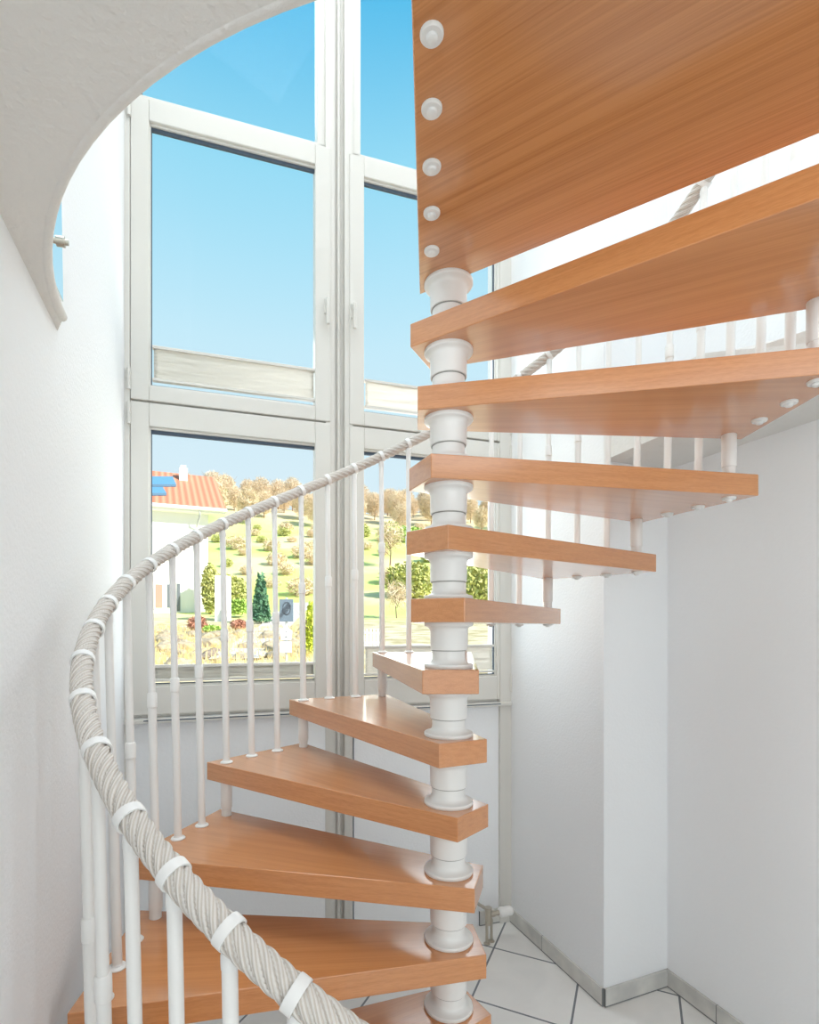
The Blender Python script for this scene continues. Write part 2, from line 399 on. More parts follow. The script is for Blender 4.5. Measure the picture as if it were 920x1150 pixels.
# baluster meshes for the three positions on a tread
def rail_h(phi): return TOP0+RISE*(TH0-phi)/DT+1.015
slope = RISE/(R(DT)*RT)
bal_protos = []
def make_baluster(j):
    H = 1.015+RISE*(-.5+j/3)
    hs = .50+.035*j
    bm = BM(); lathe(bm, [(.0128, .004), (.0128, hs-.02), (.0110, hs), (.0110, H-.040), (.0085, H-.026)], 16)
    o = mk('baluster', bm, M['white'], stair, world=False, smooth=40)
    bm = BM(); lathe(bm, [(.0235, 0), (.0240, .003), (.0215, .006), (.0150, .0075), (.0135, .012)], 24); mk('base_ring', bm, M['white'], o, world=False, smooth=40)
    bm = BM(); lathe(bm, [(.0132, hs-.036), (.0150, hs-.034), (.0150, hs+.008), (.0125, hs+.012)], 20); mk('joint_sleeve', bm, M['white'], o, world=False, smooth=40)
    # rope clip: neck plus a band round the rope, square to it
    bm = BM()
    t = Vector((0, -1, slope)).normalized(); u = Vector((1, 0, 0)); v = t.cross(u)
    if v.z < 0: v = -v
    n = 32; prof = [(.0212, -.0085), (.0246, -.0085), (.0250, -.006), (.0250, .006), (.0246, .0085), (.0212, .0085)]
    rings = []
    for k in range(n):
        a = 2*PI*k/n; d = u*math.cos(a)+v*math.sin(a)
        rings.append([bm.verts.new(Vector((0, 0, H))+d*r+t*x) for r, x in prof])
    for k in range(n):
        for q in range(len(prof)):
            bm.faces.new((rings[k][q], rings[(k+1) % n][q], rings[(k+1) % n][(q+1) % len(prof)], rings[k][(q+1) % len(prof)]))
    lathe(bm, [(.0118, H-.050), (.0122, H-.044), (.0122, H-.030), (.0100, H-.022)], 16)
    mk('rope_clip', bm, M['clip'], o, world=False, smooth=40)
    return o
first_bal = [None]*3
def place_bal(j, phi, z):
    o = first_bal[j]
    if o is None or o.get('used'):
        if o is None: o = make_baluster(j); first_bal[j] = o
        if o.get('used'):
            src = o; o = src.copy(); C.objects.link(o); o.parent = stair
            for ch in src.children: c = ch.copy(); C.objects.link(c); c.parent = o
    o['used'] = 1
    o.location = (RB*math.cos(R(phi)), RB*math.sin(R(phi)), z); o.rotation_euler = (0, math.asin(RT-RB), R(phi))
    return o
spacer_mesh = None
placed = []
for i in NT:
    if tread_mesh is None:
        tr = mk('tread', tread_bm(), M['wood'], stair, world=False); tread_mesh = tr.data
    else:
        tr = bpy.data.objects.new('tread', tread_mesh); C.objects.link(tr); tr.parent = stair
    tr.location = (0, 0, ttop(i)); tr.rotation_euler = (0, 0, ang(i))
    # sleeve on the pole between this tread and the next
    if sleeve0 is None:
        sl = mk('pole_sleeve', sleeve_bm(), M['white'], stair, world=False, smooth=35); sleeve0 = sl
    else:
        sl = sleeve0.copy(); C.objects.link(sl); sl.parent = stair
    sl.location = (0, 0, ttop(i))
    if ring_mesh is None:
        bm = BM(); lathe(bm, [(.0482, .0495), (.0505, .0495), (.0505, .0518), (.0482, .0518)], 48, None, False); jr = mk('joint_ring', bm, M['gap'], sl, world=False); ring_mesh = jr.data
    else:
        jr = bpy.data.objects.new('joint_ring', ring_mesh); C.objects.link(jr); jr.parent = sl
    mid = TH0-DT*i
    for j in range(3):
        phi = mid+DT/2-SP*j+{-1: (1.3, 2.6, 3.5), 0: (1.8, 1.0, .4)}.get(i, (0, 0, 0))[j]
        if i <= 9: placed.append(place_bal(j, phi, ttop(i)-RISE*(phi-mid-DT/2+SP*j)/DT))
    # spacer tube under the front baluster, down to the tread below
    if i > NT[0]:
        phi = R(mid+DT/2)
        if spacer_mesh is None:
            bm = BM(); lathe(bm, [(.0185, 0), (.0185, .030), (.0205, .031), (.0215, .034), (.0215, .132), (.0205, .134)], 24)
            sp = mk('spacer_tube', bm, M['white'], stair, world=False, smooth=40); spacer_mesh = sp.data
        else:
            sp = bpy.data.objects.new('spacer_tube', spacer_mesh); C.objects.link(sp); sp.parent = stair
        sp.location = (RB*math.cos(phi), RB*math.sin(phi), ttop(i)-TH-.134)
    # caps under the tread
    for j in range(1, 4):
        a = R(DT/2-SP*j)
        if cap0 is None: cp = mk('bolt_cap', cap_bm(), M['cap'], tr, world=False, smooth=40); cap0 = cp
        else: cp = cap0.copy(); C.objects.link(cp); cp.parent = tr
        cp.location = (RB*math.cos(a), RB*math.sin(a), -TH)
for o in placed:
    if 'used' in o: del o['used']
# foot of the pole
bm = BM(); lathe(bm, [(.12, 0), (.12, .006), (.06, .012), (.0535, .02), (.0535, ttop(-2)-TH)], 40)
mk('pole_foot', bm, M['white'], stair, world=False, smooth=35)
# landing, cut to the opening
LZ = EYE+1.08
bm = BM()
P0 = Vector((.1176, 1.636)); ld = Vector((.8257, -.5641)).normalized()
arcp = [hc+Vector((math.cos(R(a)), math.sin(R(a))))*(.985+bump(a)) for a in range(345, 255, -3)]
arcp = [v for v in arcp if v.x > .052 and (v-P0).cross(ld) > .02]
def arc_hit(o, d):
    q = o-hc; b = q.dot(d); return o+d*(-b+math.sqrt(b*b-q.dot(q)+.985**2))
pl = [P0, P0+ld*1.32]+arcp+[arc_hit(P0, Vector((-.069, -.7685)).normalized())]
pl = [(v.x-PX, v.y-PY) for v in pl]
prism(bm, pl, LZ-TH, LZ, .002, 1)
lo = mk('landing_platform', bm, M['wood_land'], stair, world=False)
lo.data.transform(Matrix.Rotation(-math.atan2(ld.y, ld.x), 4, 'Z')); lo.rotation_euler = (0, 0, math.atan2(ld.y, ld.x))
for k in range(5):
    Z = .9155+.1319*k; px_ = .086+.0495*(Z-.9155)/.5275
    cp = cap0.copy(); C.objects.link(cp); cp.parent = lo
    v = Matrix.Rotation(-math.atan2(ld.y, ld.x), 4, 'Z') @ Vector((px_-PX, Z-PY, LZ-TH)); cp.location = v
    bm = BM(); lathe(bm, [(.0235, 0), (.022, .006), (.0128, .010), (.0128, .5), (.011, .52), (.011, 1.0)], 16)
    bo = mk('landing_baluster', bm, M['white'], stair, world=False, smooth=40); bo.location = (px_-PX, Z-PY, LZ)
# rope handrail
bm = BM(); uvl = bm.loops.layers.uv.new('UVMap')
ns, ph0, ph1 = 900, 282.0, -14.0
seg, strands, pitch = 72, 6, .15
alen = R(ph0-ph1)*RT*math.sqrt(1+slope**2)
rings = []
for k in range(ns+1):
    phi = ph0+(ph1-ph0)*k/ns; a = R(phi)
    c = Vector((RT*math.cos(a), RT*math.sin(a), rail_h(phi)))
    t = Vector((math.sin(a), -math.cos(a), slope)).normalized(); u = Vector((math.cos(a), math.sin(a), 0)); v = t.cross(u)
    s = alen*k/ns; ring = []
    for q in range(seg):
        th = 2*PI*q/seg; x = (strands*(th-2*PI*s/pitch)/2)
        rr = .0138+.0084*abs(math.cos(x))**.45
        ring.append(bm.verts.new(c+(u*math.cos(th)+v*math.sin(th))*rr))
    rings.append(ring)
for k in range(ns):
    for q in range(seg):
        f = bm.faces.new((rings[k][q], rings[k][(q+1) % seg], rings[k+1][(q+1) % seg], rings[k+1][q]))
        for lp, (kk, qq) in zip(f.loops, ((k, q), (k, q+1), (k+1, q+1), (k+1, q))):
            s = alen*kk/ns
            lp[uvl].uv = ((qq/seg-s/pitch)*strands, s/pitch*strands)
bm.faces.new(rings[0][::-1]); bm.faces.new(rings[-1])
mk('rope_handrail', bm, M['rope'], stair, world=False, smooth=True)

# ------------------------------------------------------------------ blinds
def blind(name, s0, s1, z0, z1, label, seed):
    rnd = random.Random(seed); root = tag(empty(name, (*wp((s0+s1)/2, .012), z0)), label, 'window blind')
    bm = BM(); n = 40; folds = 9; rows = []
    for k in range(folds*2+1):
        zz = z0+.012+(z1-z0-.024)*k/(folds*2); row = []
        for i in range(n+1):
            s = s0+.006+(s1-s0-.012)*i/n
            o = .012+(.007 if k % 2 else -.004)+.003*noise.noise(Vector((s*9, k*.7, seed)))
            p = wp(s, -.004+o*.9); row.append(bm.verts.new((p.x, p.y, zz+.006*noise.noise(Vector((s*5, k*1.3, seed+3))))))
        rows.append(row)
    for k in range(len(rows)-1):
        for i in range(n): bm.faces.new((rows[k][i], rows[k][i+1], rows[k+1][i+1], rows[k+1][i]))
    fo_ = mk('pleated_fabric', bm, M['fabric'], root, smooth=True)
    sd = fo_.modifiers.new('thickness', 'SOLIDIFY'); sd.thickness = .002
    bm = BM(); obox(bm, WC, WD, s0, s1, -.006, .020, z1-.014, z1, .002); mk('top_rail', bm, M['upvc'], root)
    bm = BM(); obox(bm, WC, WD, s0, s1, -.006, .020, z0, z0+.012, .002); mk('bottom_rail', bm, M['upvc'], root)
blind('pleated_blind', .120, .898, 2.868, 3.035, 'crumpled white pleated blind lowered at the foot of the upper left window', 1)
blind('pleated_blind', 1.165, 1.935, 2.868, 3.020, 'white pleated blind gathered at the foot of the upper right window', 2)
blind('pleated_blind', .120, .898, 1.440, 1.520, 'flat grey white pleated blind folded at the foot of the lower left window', 3)
blind('pleated_blind', 1.165, 1.935, 1.440, 1.600, 'white pleated blind bunched at the foot of the lower right window behind the treads', 4)

# ------------------------------------------------------------------ radiator valve by the corner
def wpt(s, o, z): p = wp(s, o); return (p.x, p.y, z)
vz = tag(empty('radiator_valve', wpt(1.83, -.165, 0)), 'small radiator valve with white head and two bare pipes in the floor corner', 'radiator valve')
bm = BM(); tube(bm, [wpt(1.872, -.165, .152), wpt(1.878, -.165, .152), wpt(1.885, -.165, .152), wpt(1.945, -.165, .152), wpt(1.952, -.165, .152)], [.017, .022, .026, .026, .020], 24); mk('valve_head', bm, M['white'], vz, smooth=40)
bm = BM(); tube(bm, [wpt(1.80, -.165, .152), wpt(1.845, -.165, .152), wpt(1.8451, -.165, .152), wpt(1.872, -.165, .152)], [.017, .017, .012, .014], 16)
tube(bm, [wpt(1.81, -.165, .19), wpt(1.81, -.165, .10)], .019, 16); tube(bm, [wpt(1.81, -.165, .115), wpt(1.832, -.159, .115)], .013, 12)
tube(bm, [wpt(1.81, -.165, .175), wpt(1.79, -.10, .175), wpt(1.79, .0, .175)], .009, 12); mk('valve_body', bm, M['brass'], vz, smooth=40)
for ps, po, pz in ((1.797, -.173, .12), (1.832, -.159, .12)):
    bm = BM(); tube(bm, [wpt(ps, po, pz), wpt(ps, po, .004)], .0075, 12); lathe(bm, [(.017, 0), (.017, .003), (.008, .008)], 20, Matrix.Translation(wpt(ps, po, 0))); mk('pipe', bm, M['brass'], vz, smooth=40)

# ------------------------------------------------------------------ outdoors
def interp(x, xs, ys):
    if x <= xs[0]: return ys[0]
    for i in range(len(xs)-1):
        if x <= xs[i+1]:
            t = (x-xs[i])/(xs[i+1]-xs[i]); return ys[i]+(ys[i+1]-ys[i])*t
    return ys[-1]
YS = [3.4, 6, 8, 12, 18, 22, 27, 33, 48, 70, 95, 130]
HS = [-1.2, -.85, -.62, -.42, -.02, .35, .9, 2.3, 7.2, 14.6, 21.0, 24]
def ground(x, y):
    h = interp(y, YS, HS)
    k = max(0, min(1, (y-28)/40))
    h += k*(.9*noise.noise(Vector((x*.05, y*.05, 0)))*2 - .05*(x+12))
    h += .05*noise.noise(Vector((x*.8, y*.8, 3)))*min(1, y/10)
    return EYE+h
gm = mat('meadow_and_garden_ground', lin(200, 215, 120), .95)
t = N(gm, 'ShaderNodeTexCoord'); sp_ = N(gm, 'ShaderNodeSeparateXYZ'); LK(gm, t.outputs['Object'], sp_.inputs[0])
nz = N(gm, 'ShaderNodeTexNoise'); nz.inputs['Scale'].default_value = .16; nz.inputs['Detail'].default_value = 6; LK(gm, t.outputs['Object'], nz.inputs['Vector'])
gr = N(gm, 'ShaderNodeValToRGB'); gr.color_ramp.elements[0].position = .36; gr.color_ramp.elements[0].color = lin(190, 208, 115); gr.color_ramp.elements[1].position = .62; gr.color_ramp.elements[1].color = lin(228, 214, 160)
e = gr.color_ramp.elements.new(.5); e.color = lin(208, 216, 132); LK(gm, nz.outputs[0], gr.inputs[0])
n2 = N(gm, 'ShaderNodeTexNoise'); n2.inputs['Scale'].default_value = 1.8; n2.inputs['Detail'].default_value = 6; LK(gm, t.outputs['Object'], n2.inputs['Vector'])
g2 = N(gm, 'ShaderNodeValToRGB'); g2.color_ramp.elements[0].position = .38; g2.color_ramp.elements[0].color = lin(176, 158, 116); g2.color_ramp.elements[1].position = .62; g2.color_ramp.elements[1].color = lin(222, 206, 176); LK(gm, n2.outputs[0], g2.inputs[0])
yr = N(gm, 'ShaderNodeMapRange'); yr.inputs['From Min'].default_value = 19; yr.inputs['From Max'].default_value = 24; LK(gm, sp_.outputs['Y'], yr.inputs[0])
mxx = N(gm, 'ShaderNodeMixRGB'); LK(gm, yr.outputs[0], mxx.inputs[0]); LK(gm, g2.outputs[0], mxx.inputs[1]); LK(gm, gr.outputs[0], mxx.inputs[2])
yr2 = N(gm, 'ShaderNodeMapRange'); yr2.inputs['From Min'].default_value = 58; yr2.inputs['From Max'].default_value = 70; LK(gm, sp_.outputs['Y'], yr2.inputs[0])
mx2 = N(gm, 'ShaderNodeMixRGB'); mx2.inputs[2].default_value = lin(226, 204, 165); LK(gm, yr2.outputs[0], mx2.inputs[0]); LK(gm, mxx.outputs[0], mx2.inputs[1]); LK(gm, mx2.outputs[0], bsdf(gm).inputs['Base Color'])
bm = BM(); nx, ny = 90, 90
gv = []
for j in range(ny+1):
    y = 3.6+(130-3.6)*(j/ny)**1.8; row = []
    for i in range(nx+1):
        x = (-1+2*i/nx)*(6+y*.75)-y*.12
        row.append(bm.verts.new((x, y, ground(x, y))))
    gv.append(row)
for j in range(ny):
    for i in range(nx): bm.faces.new((gv[j][i], gv[j][i+1], gv[j+1][i+1], gv[j+1][i]))
tag(mk('hillside_ground', bm, gm, smooth=True), kind='structure')
# asphalt lane on the right of the garden
M['lane'] = mat('pale_asphalt', lin(205, 195, 190), .9)
bm = BM(); prev = None
for k in range(14):
    y = 9+k*1.5; x = -2.9-k*.24+.006*k*k
    a = bm.verts.new((x, y, ground(x, y)+.04)); b = bm.verts.new((x+.9+.03*k, y, ground(x+.9, y)+.04))
    if prev: bm.faces.new((prev[0], prev[1], b, a))
    prev = (a, b)
tag(mk('lane', bm, M['lane']), kind='structure')

# house
M['render'] = mat('white_house_render', lin(245, 243, 238), .9); add_bump(M['render'], 20, .2)
M['roof'] = mat('terracotta_roof_tiles', lin(214, 140, 105), .8)
t = N(M['roof'], 'ShaderNodeTexCoord'); wv = N(M['roof'], 'ShaderNodeTexWave'); wv.inputs['Scale'].default_value = 1.1; wv.bands_direction = 'X'; LK(M['roof'], t.outputs['Object'], wv.inputs['Vector'])
rr = N(M['roof'], 'ShaderNodeValToRGB'); rr.color_ramp.elements[0].color = lin(196, 118, 90); rr.color_ramp.elements[1].color = lin(214, 146, 116); LK(M['roof'], wv.outputs['Fac'], rr.inputs[0]); LK(M['roof'], rr.outputs[0], bsdf(M['roof']).inputs['Base Color'])
bb = N(M['roof'], 'ShaderNodeBump'); bb.inputs['Strength'].default_value = .6; bb.inputs['Distance'].default_value = .05; LK(M['roof'], wv.outputs['Fac'], bb.inputs['Height']); LK(M['roof'], bb.outputs[0], bsdf(M['roof']).inputs['Normal'])
M['panel'] = mat('blue_roof_glass', lin(95, 140, 172), .5)
M['pvc'] = mat('house_white_trim', lin(240, 240, 238), .5)
M['dark'] = mat('dark_house_glass', lin(110, 115, 120), .2)
M['door'] = mat('red_brown_door', lin(190, 140, 125), .6)
M['zinc'] = mat('zinc_gutter', lin(200, 200, 200), .5)
Y0 = 25.0
HR = R(23)
eave = at(254, 571, Y0); wr = eave.x-.75
zb = ground(-10, Y0+.6)-.3; ze = eave.z
house = tag(empty('house', (eave.x, Y0, zb)), 'white rendered house with an orange tiled roof, chimney and blue roof panels', 'house')
xl = wr-9.5
bm = BM(); prism(bm, [(xl, Y0+.6), (wr, Y0+.6), (wr, Y0+8.6), (xl, Y0+8.6)], zb, ze+.05); mk('wall', bm, M['render'], house)
def hpos(lx, ly):
    """house-frame plan point to world"""
    dx, dy = lx-eave.x, ly-Y0; return eave.x+dx*math.cos(HR)-dy*math.sin(HR), Y0+dx*math.sin(HR)+dy*math.cos(HR)
def hx(x, ly):
    """house-frame x of the point at depth ly that lies under pixel column x"""
    k = (x-HX)/FPX; dy = ly-Y0; c, s_ = math.cos(HR), math.sin(HR)
    d = (eave.x-dy*s_-k*(Y0+dy*c))/(k*s_-c); return eave.x+d
def hz(x, y, ly):
    Y = hpos(hx(x, ly), ly)[1]; return EYE+(HY-y)/FPX*Y
rx = hx(241, Y0+4.6); rz = hz(241, 536, Y0+4.6)
bm = BM(); th = .18
def roofpt(x, y, z): return bm.verts.new((x, y, z))
for dz in (0,):
    A = [(xl-.5, Y0, ze), (eave.x, Y0, ze), (rx, Y0+4.6, rz), (xl-.5, Y0+4.6, rz), (eave.x, Y0+9.2, ze), (xl-.5, Y0+9.2, ze)]
    v0 = [roofpt(*p) for p in A]; v1 = [roofpt(p[0], p[1], p[2]-th) for p in A]
    for idx in ((0, 1, 2, 3), (3, 2, 4, 5), (1, 4, 2)):
        bm.faces.new([v0[i] for i in idx]); bm.faces.new([v1[i] for i in idx[::-1]])
    for a, b in ((0, 1), (1, 4), (4, 5), (5, 3), (3, 0)): bm.faces.new((v0[a], v1[a], v1[b], v0[b]))
roof = mk('roof', bm, M['roof'], house)
bm = BM(); prism(bm, [(xl-.5, Y0+.02), (eave.x-.02, Y0+.02), (eave.x-.02, Y0+9.18), (xl-.5, Y0+9.18)], ze-.26, ze-.03); mk('soffit', bm, M['render'], roof)
def on_roof(x, y):
    """house-frame point of the front roof plane under pixel x,y"""
    lo_, hi_ = Y0, Y0+4.6
    for _ in range(40):
        m_ = (lo_+hi_)/2; zz = ze+(rz-ze)*(m_-Y0)/4.6
        if zz < hz(x, y, m_): lo_ = m_
        else: hi_ = m_
    return Vector((hx(x, m_), m_, zz))
def roof_panel(nm, x0, x1, y0, y1, mm):
    q = [on_roof(x0, y1), on_roof(x1+2, y1), on_roof(x1-2, y0), on_roof(x0, y0)]; n = Vector((0, -(rz-ze), 4.6)).normalized()
    bm = BM(); a = [bm.verts.new(p+n*.02) for p in q]; b = [bm.verts.new(p+n*.14) for p in q]
    bm.faces.new(a[::-1]); bm.faces.new(b)
    for i in range(4): bm.faces.new((a[i], a[(i+1) % 4], b[(i+1) % 4], b[i]))
    mk(nm, bm, mm, roof)
roof_panel('solar_panel', 168, 196, 538, 547, M['panel']); roof_panel('skylight', 168, 185, 550, 557, M['panel'])
c0 = on_roof(206, 539)
bm = BM(); prism(bm, [(c0.x-.2, c0.y-.1), (c0.x+.2, c0.y-.1), (c0.x+.2, c0.y+.35), (c0.x-.2, c0.y+.35)], c0.z-.2, hz(206, 526, c0.y)); prism(bm, [(c0.x-.13, c0.y), (c0.x+.13, c0.y), (c0.x+.13, c0.y+.25), (c0.x-.13, c0.y+.25)], hz(206, 527, c0.y), hz(206, 522.5, c0.y))
mk('chimney', bm, M['render'], roof)
bm = BM(); tube(bm, [(xl-.5, Y0-.06, ze-.12), (eave.x+.03, Y0-.06, ze-.12)], .09, 10); mk('gutter', bm, M['pvc'], house, smooth=40)
bm = BM(); dx = hx(221, Y0+.5)
tube(bm, [(dx+.1, Y0-.02, ze-.2), (dx+.1, Y0+.02, ze-.45), (dx-.0, Y0+.5, ze-.9), (dx, Y0+.5, zb)], .05, 8); mk('downpipe', bm, M['zinc'], house, smooth=40)
def house_open(nm, x0, x1, y0, y1, mm):
    a = Vector((hx(x0, Y0+.58), 0, hz(x0, y1, Y0+.58))); b = Vector((hx(x1, Y0+.58), 0, hz(x1, y0, Y0+.58)))
    bm = BM(); prism(bm, [(a.x, Y0+.55), (b.x, Y0+.55), (b.x, Y0+.62), (a.x, Y0+.62)], a.z, b.z)
    o = mk(nm, bm, M['pvc'], house)
    bm = BM(); prism(bm, [(a.x+.06, Y0+.53), (b.x-.06, Y0+.53), (b.x-.06, Y0+.56), (a.x+.06, Y0+.56)], a.z+.06, b.z-.06); mk('pane' if mm is M['dark'] else 'leaf', bm, mm, o)
house_open('house_door', 173, 184, 655, 684, M['door']); house_open('house_window', 197, 204, 654, 688, M['dark']); house_open('house_window', 186, 193, 655, 684, M['dark'])

house.rotation_euler = (0, 0, HR)

# road sign
M['signgrey'] = mat('blue_grey_sign_plate', lin(112, 126, 140), .6)
M['signdark'] = mat('sign_dark_print', lin(52, 56, 64), .7)
M['signwhite'] = mat('sign_white_plate', lin(242, 242, 242), .5)
SY = 9.0
sb = at(321.5, 745, SY); sgx = sb.x
sign = tag(empty('road_sign', (sgx, SY, ground(sgx, SY)-.1)), 'grey square road sign with a slashed circle above two white plates on a pole', 'road sign')
z = lambda y: at(0, y, SY).z
X = lambda x: at(x, 0, SY).x
bm = BM(); tube(bm, [(sgx, SY+.03, ground(sgx, SY)-.1), (sgx, SY+.03, z(671))], .02, 10); mk('pole', bm, M['zinc'], sign, smooth=40)
bm = BM(); prism(bm, [(X(314), SY-.01), (X(329.5), SY-.01), (X(329.5), SY), (X(314), SY)], z(698), z(673), .003); pt = mk('grey_plate', bm, M['signgrey'], sign)
bm = BM()
cx_, cz_, ra, rb = X(322), z(683.5), (X(326.7)-X(317.3))/2, (z(676)-z(691))/2
n = 40
for k in range(n):
    a0, a1 = 2*PI*k/n, 2*PI*(k+1)/n
    q = [(cx_+math.cos(a)*ra*s, SY-.013, cz_+math.sin(a)*rb*s) for a, s in ((a0, 1), (a1, 1), (a1, .84), (a0, .84))]
    f = [bm.verts.new(p) for p in q]; g_ = [bm.verts.new((p[0], SY-.0101, p[2])) for p in q]
    bm.faces.new(f)
    bm.faces.new((f[0], f[1], g_[1], g_[0])); bm.faces.new((f[2], f[3], g_[3], g_[2]))
dv = Vector((.62, 0, .78)); pv = Vector((-.78, 0, .62))
for k in (-2, -1, 0, 1, 2):                                   # the diagonal stroke of parallel bars
    c = Vector((cx_, SY-.0135, cz_))+pv*(k*.017)
    e0, e1 = -.11+abs(k)*.008, .085
    if k in (-1, 0, 1): e0 = -.19
    q = [c+dv*e0-pv*.005, c+dv*e1-pv*.005, c+dv*e1+pv*.005, c+dv*e0+pv*.005]
    f = [bm.verts.new(p) for p in q]; b_ = [bm.verts.new(p+Vector((0, .003, 0))) for p in q]
    bm.faces.new(f)
    for i in range(4): bm.faces.new((f[i], f[(i+1) % 4], b_[(i+1) % 4], b_[i]))
mk('slashed_circle_mark', bm, M['signdark'], pt)
bm = BM()
pts = [(X(316), z(719)), (X(327), z(719)), (X(328.5), z(709)), (X(321.5), z(702.5)), (X(314.5), z(709))]
a = [bm.verts.new((p[0], SY-.01, p[1])) for p in pts]; b = [bm.verts.new((p[0], SY, p[1])) for p in pts]
bm.faces.new(a); bm.faces.new(b[::-1])
for i in range(5): bm.faces.new((a[i], a[(i+1) % 5], b[(i+1) % 5], b[i]))
p2 = mk('white_arrow_plate', bm, M['signwhite'], sign)
bm = BM()
for yy, hw in ((709.5, 1.2), (715.5, 1.9)):
    for q in ([(X(321.5-hw), z(yy+.7)), (X(321.5), z(yy-1.4)), (X(321.5+hw), z(yy+.7)), (X(321.5), z(yy-.1))],):
        f = [bm.verts.new((p[0], SY-.014, p[1])) for p in q]; bm.faces.new(f)
        g_ = [bm.verts.new((p[0], SY-.0102, p[1])) for p in q]
        for i in range(4): bm.faces.new((f[i], f[(i+1) % 4], g_[(i+1) % 4], g_[i]))
mk('arrow_mark', bm, M['signdark'], p2)
bm = BM(); prism(bm, [(X(314.5), SY-.01), (X(327.5), SY-.01), (X(327.5), SY), (X(314.5), SY)], z(733), z(720.5), .003); p3 = mk('white_text_plate', bm, M['signwhite'], sign)
bm = BM(); M['faint'] = mat('faded_sign_print', lin(205, 205, 215), .6)
rnd = random.Random(3)
for r_ in range(4):
    xx = 315.8
    while xx < 325.5:
        wd = rnd.uniform(.8, 2.2); prism(bm, [(X(xx), SY-.0115), (X(xx+wd), SY-.0115), (X(xx+wd), SY-.0102), (X(xx), SY-.0102)], z(724.0+r_*2.4), z(722.6+r_*2.4)); xx += wd+.6
mk('faded_lines', bm, M['faint'], p3)

# vegetation --------------------------------------------------------
def leafmat(name, c1, c2):
    m = mat(name, c1, .8); noise_colour(m, c1, c2, 3.0, 2); return m
V = {'twig': leafmat('bare_brown_twigs', lin(232, 214, 188), lin(214, 188, 154)), 'olive': leafmat('olive_foliage', lin(165, 170, 95), lin(200, 195, 125)),  # twig and foliage tones paled to stand in for haze
     'green': leafmat('bright_green_foliage', lin(155, 190, 85), lin(190, 210, 115)), 'fir': leafmat('dark_green_needles', lin(70, 115, 90), lin(105, 145, 105)),
     'yellow': leafmat('yellow_green_foliage', lin(190, 200, 60), lin(215, 220, 90)), 'red': leafmat('reddish_twigs', lin(205, 150, 125), lin(185, 125, 100)),
     'bark': mat('grey_brown_bark', lin(135, 110, 90), .9), 'straw': leafmat('dry_straw_grass', lin(235, 215, 165), lin(215, 185, 120)),
     'stone': leafmat('pale_garden_stone', lin(190, 172, 146), lin(160, 142, 120)), 'darkstone': leafmat('dark_garden_stone', lin(120, 105, 95), lin(150, 135, 120))}
def leaf_cloud(bm, n, shape, size, rnd, tall=1.0):
    for k in range(n):
        p = shape(rnd)
        a = Vector((rnd.gauss(0, 1), rnd.gauss(0, 1), rnd.gauss(0, 1))).normalized(); b = a.orthogonal().normalized()
        if rnd.random() < .5: b = a.cross(b)
        s = size*rnd.uniform(.6, 1.4)
        vs_ = [bm.verts.new(p+a*s*tall), bm.verts.new(p+b*s*.5/tall), bm.verts.new(p-a*s*tall), bm.verts.new(p-b*s*.5/tall)]
        bm.faces.new(vs_)
def ball(rx, ry, rz_, zc):
    def f(r):
        d = Vector((r.gauss(0, 1), r.gauss(0, 1), r.gauss(0, 1))).normalized()*(r.random()**.4)
        return Vector((d.x*rx, d.y*ry, zc+d.z*rz_))
    return f
def cone(rad, h, z0):
    def f(r):
        t = 1-math.sqrt(r.random()); a = r.uniform(0, 2*PI); rr = rad*(1-t*.75)*math.sqrt(r.uniform(.3, 1)); return Vector((rr*math.cos(a), rr*math.sin(a), z0+h*t))
    return f
def branches(bm, h, rnd, n=9, r0=.1, spread=.5):
    tube(bm, [(0, 0, -.2), (rnd.uniform(-.1, .1), 0, h*.4), (rnd.uniform(-.2, .2), rnd.uniform(-.2, .2), h*.85)], [r0, r0*.7, r0*.25], 6)
    for k in range(n):
        a = rnd.uniform(0, 2*PI); z0 = h*rnd.uniform(.25, .7); l = h*rnd.uniform(.25, .5)*spread*1.6
        tube(bm, [(0, 0, z0), (l*.5*math.cos(a), l*.5*math.sin(a), z0+l*.45), (l*math.cos(a), l*math.sin(a), z0+l*1.1)], [r0*.4, r0*.25, r0*.08], 5)
def plant(name, label, cat, loc, crown_mat, shape, n, size, seed, trunk=None, group=None, tall=1.0):
    rnd = random.Random(seed)
    root = tag(empty(name, loc), label, cat, group)
    bm = BM(); leaf_cloud(bm, n, shape, size, rnd, tall); mk('foliage', bm, V[crown_mat], root, world=False)
    if trunk:
        bm = BM(); branches(bm, trunk, rnd, 10, trunk*.022); mk('trunk', bm, V['bark'], root, world=False)
    return root
def gp(x, Y):
    X_ = (x-HX)/FPX*Y; return (X_, Y, ground(X_, Y))
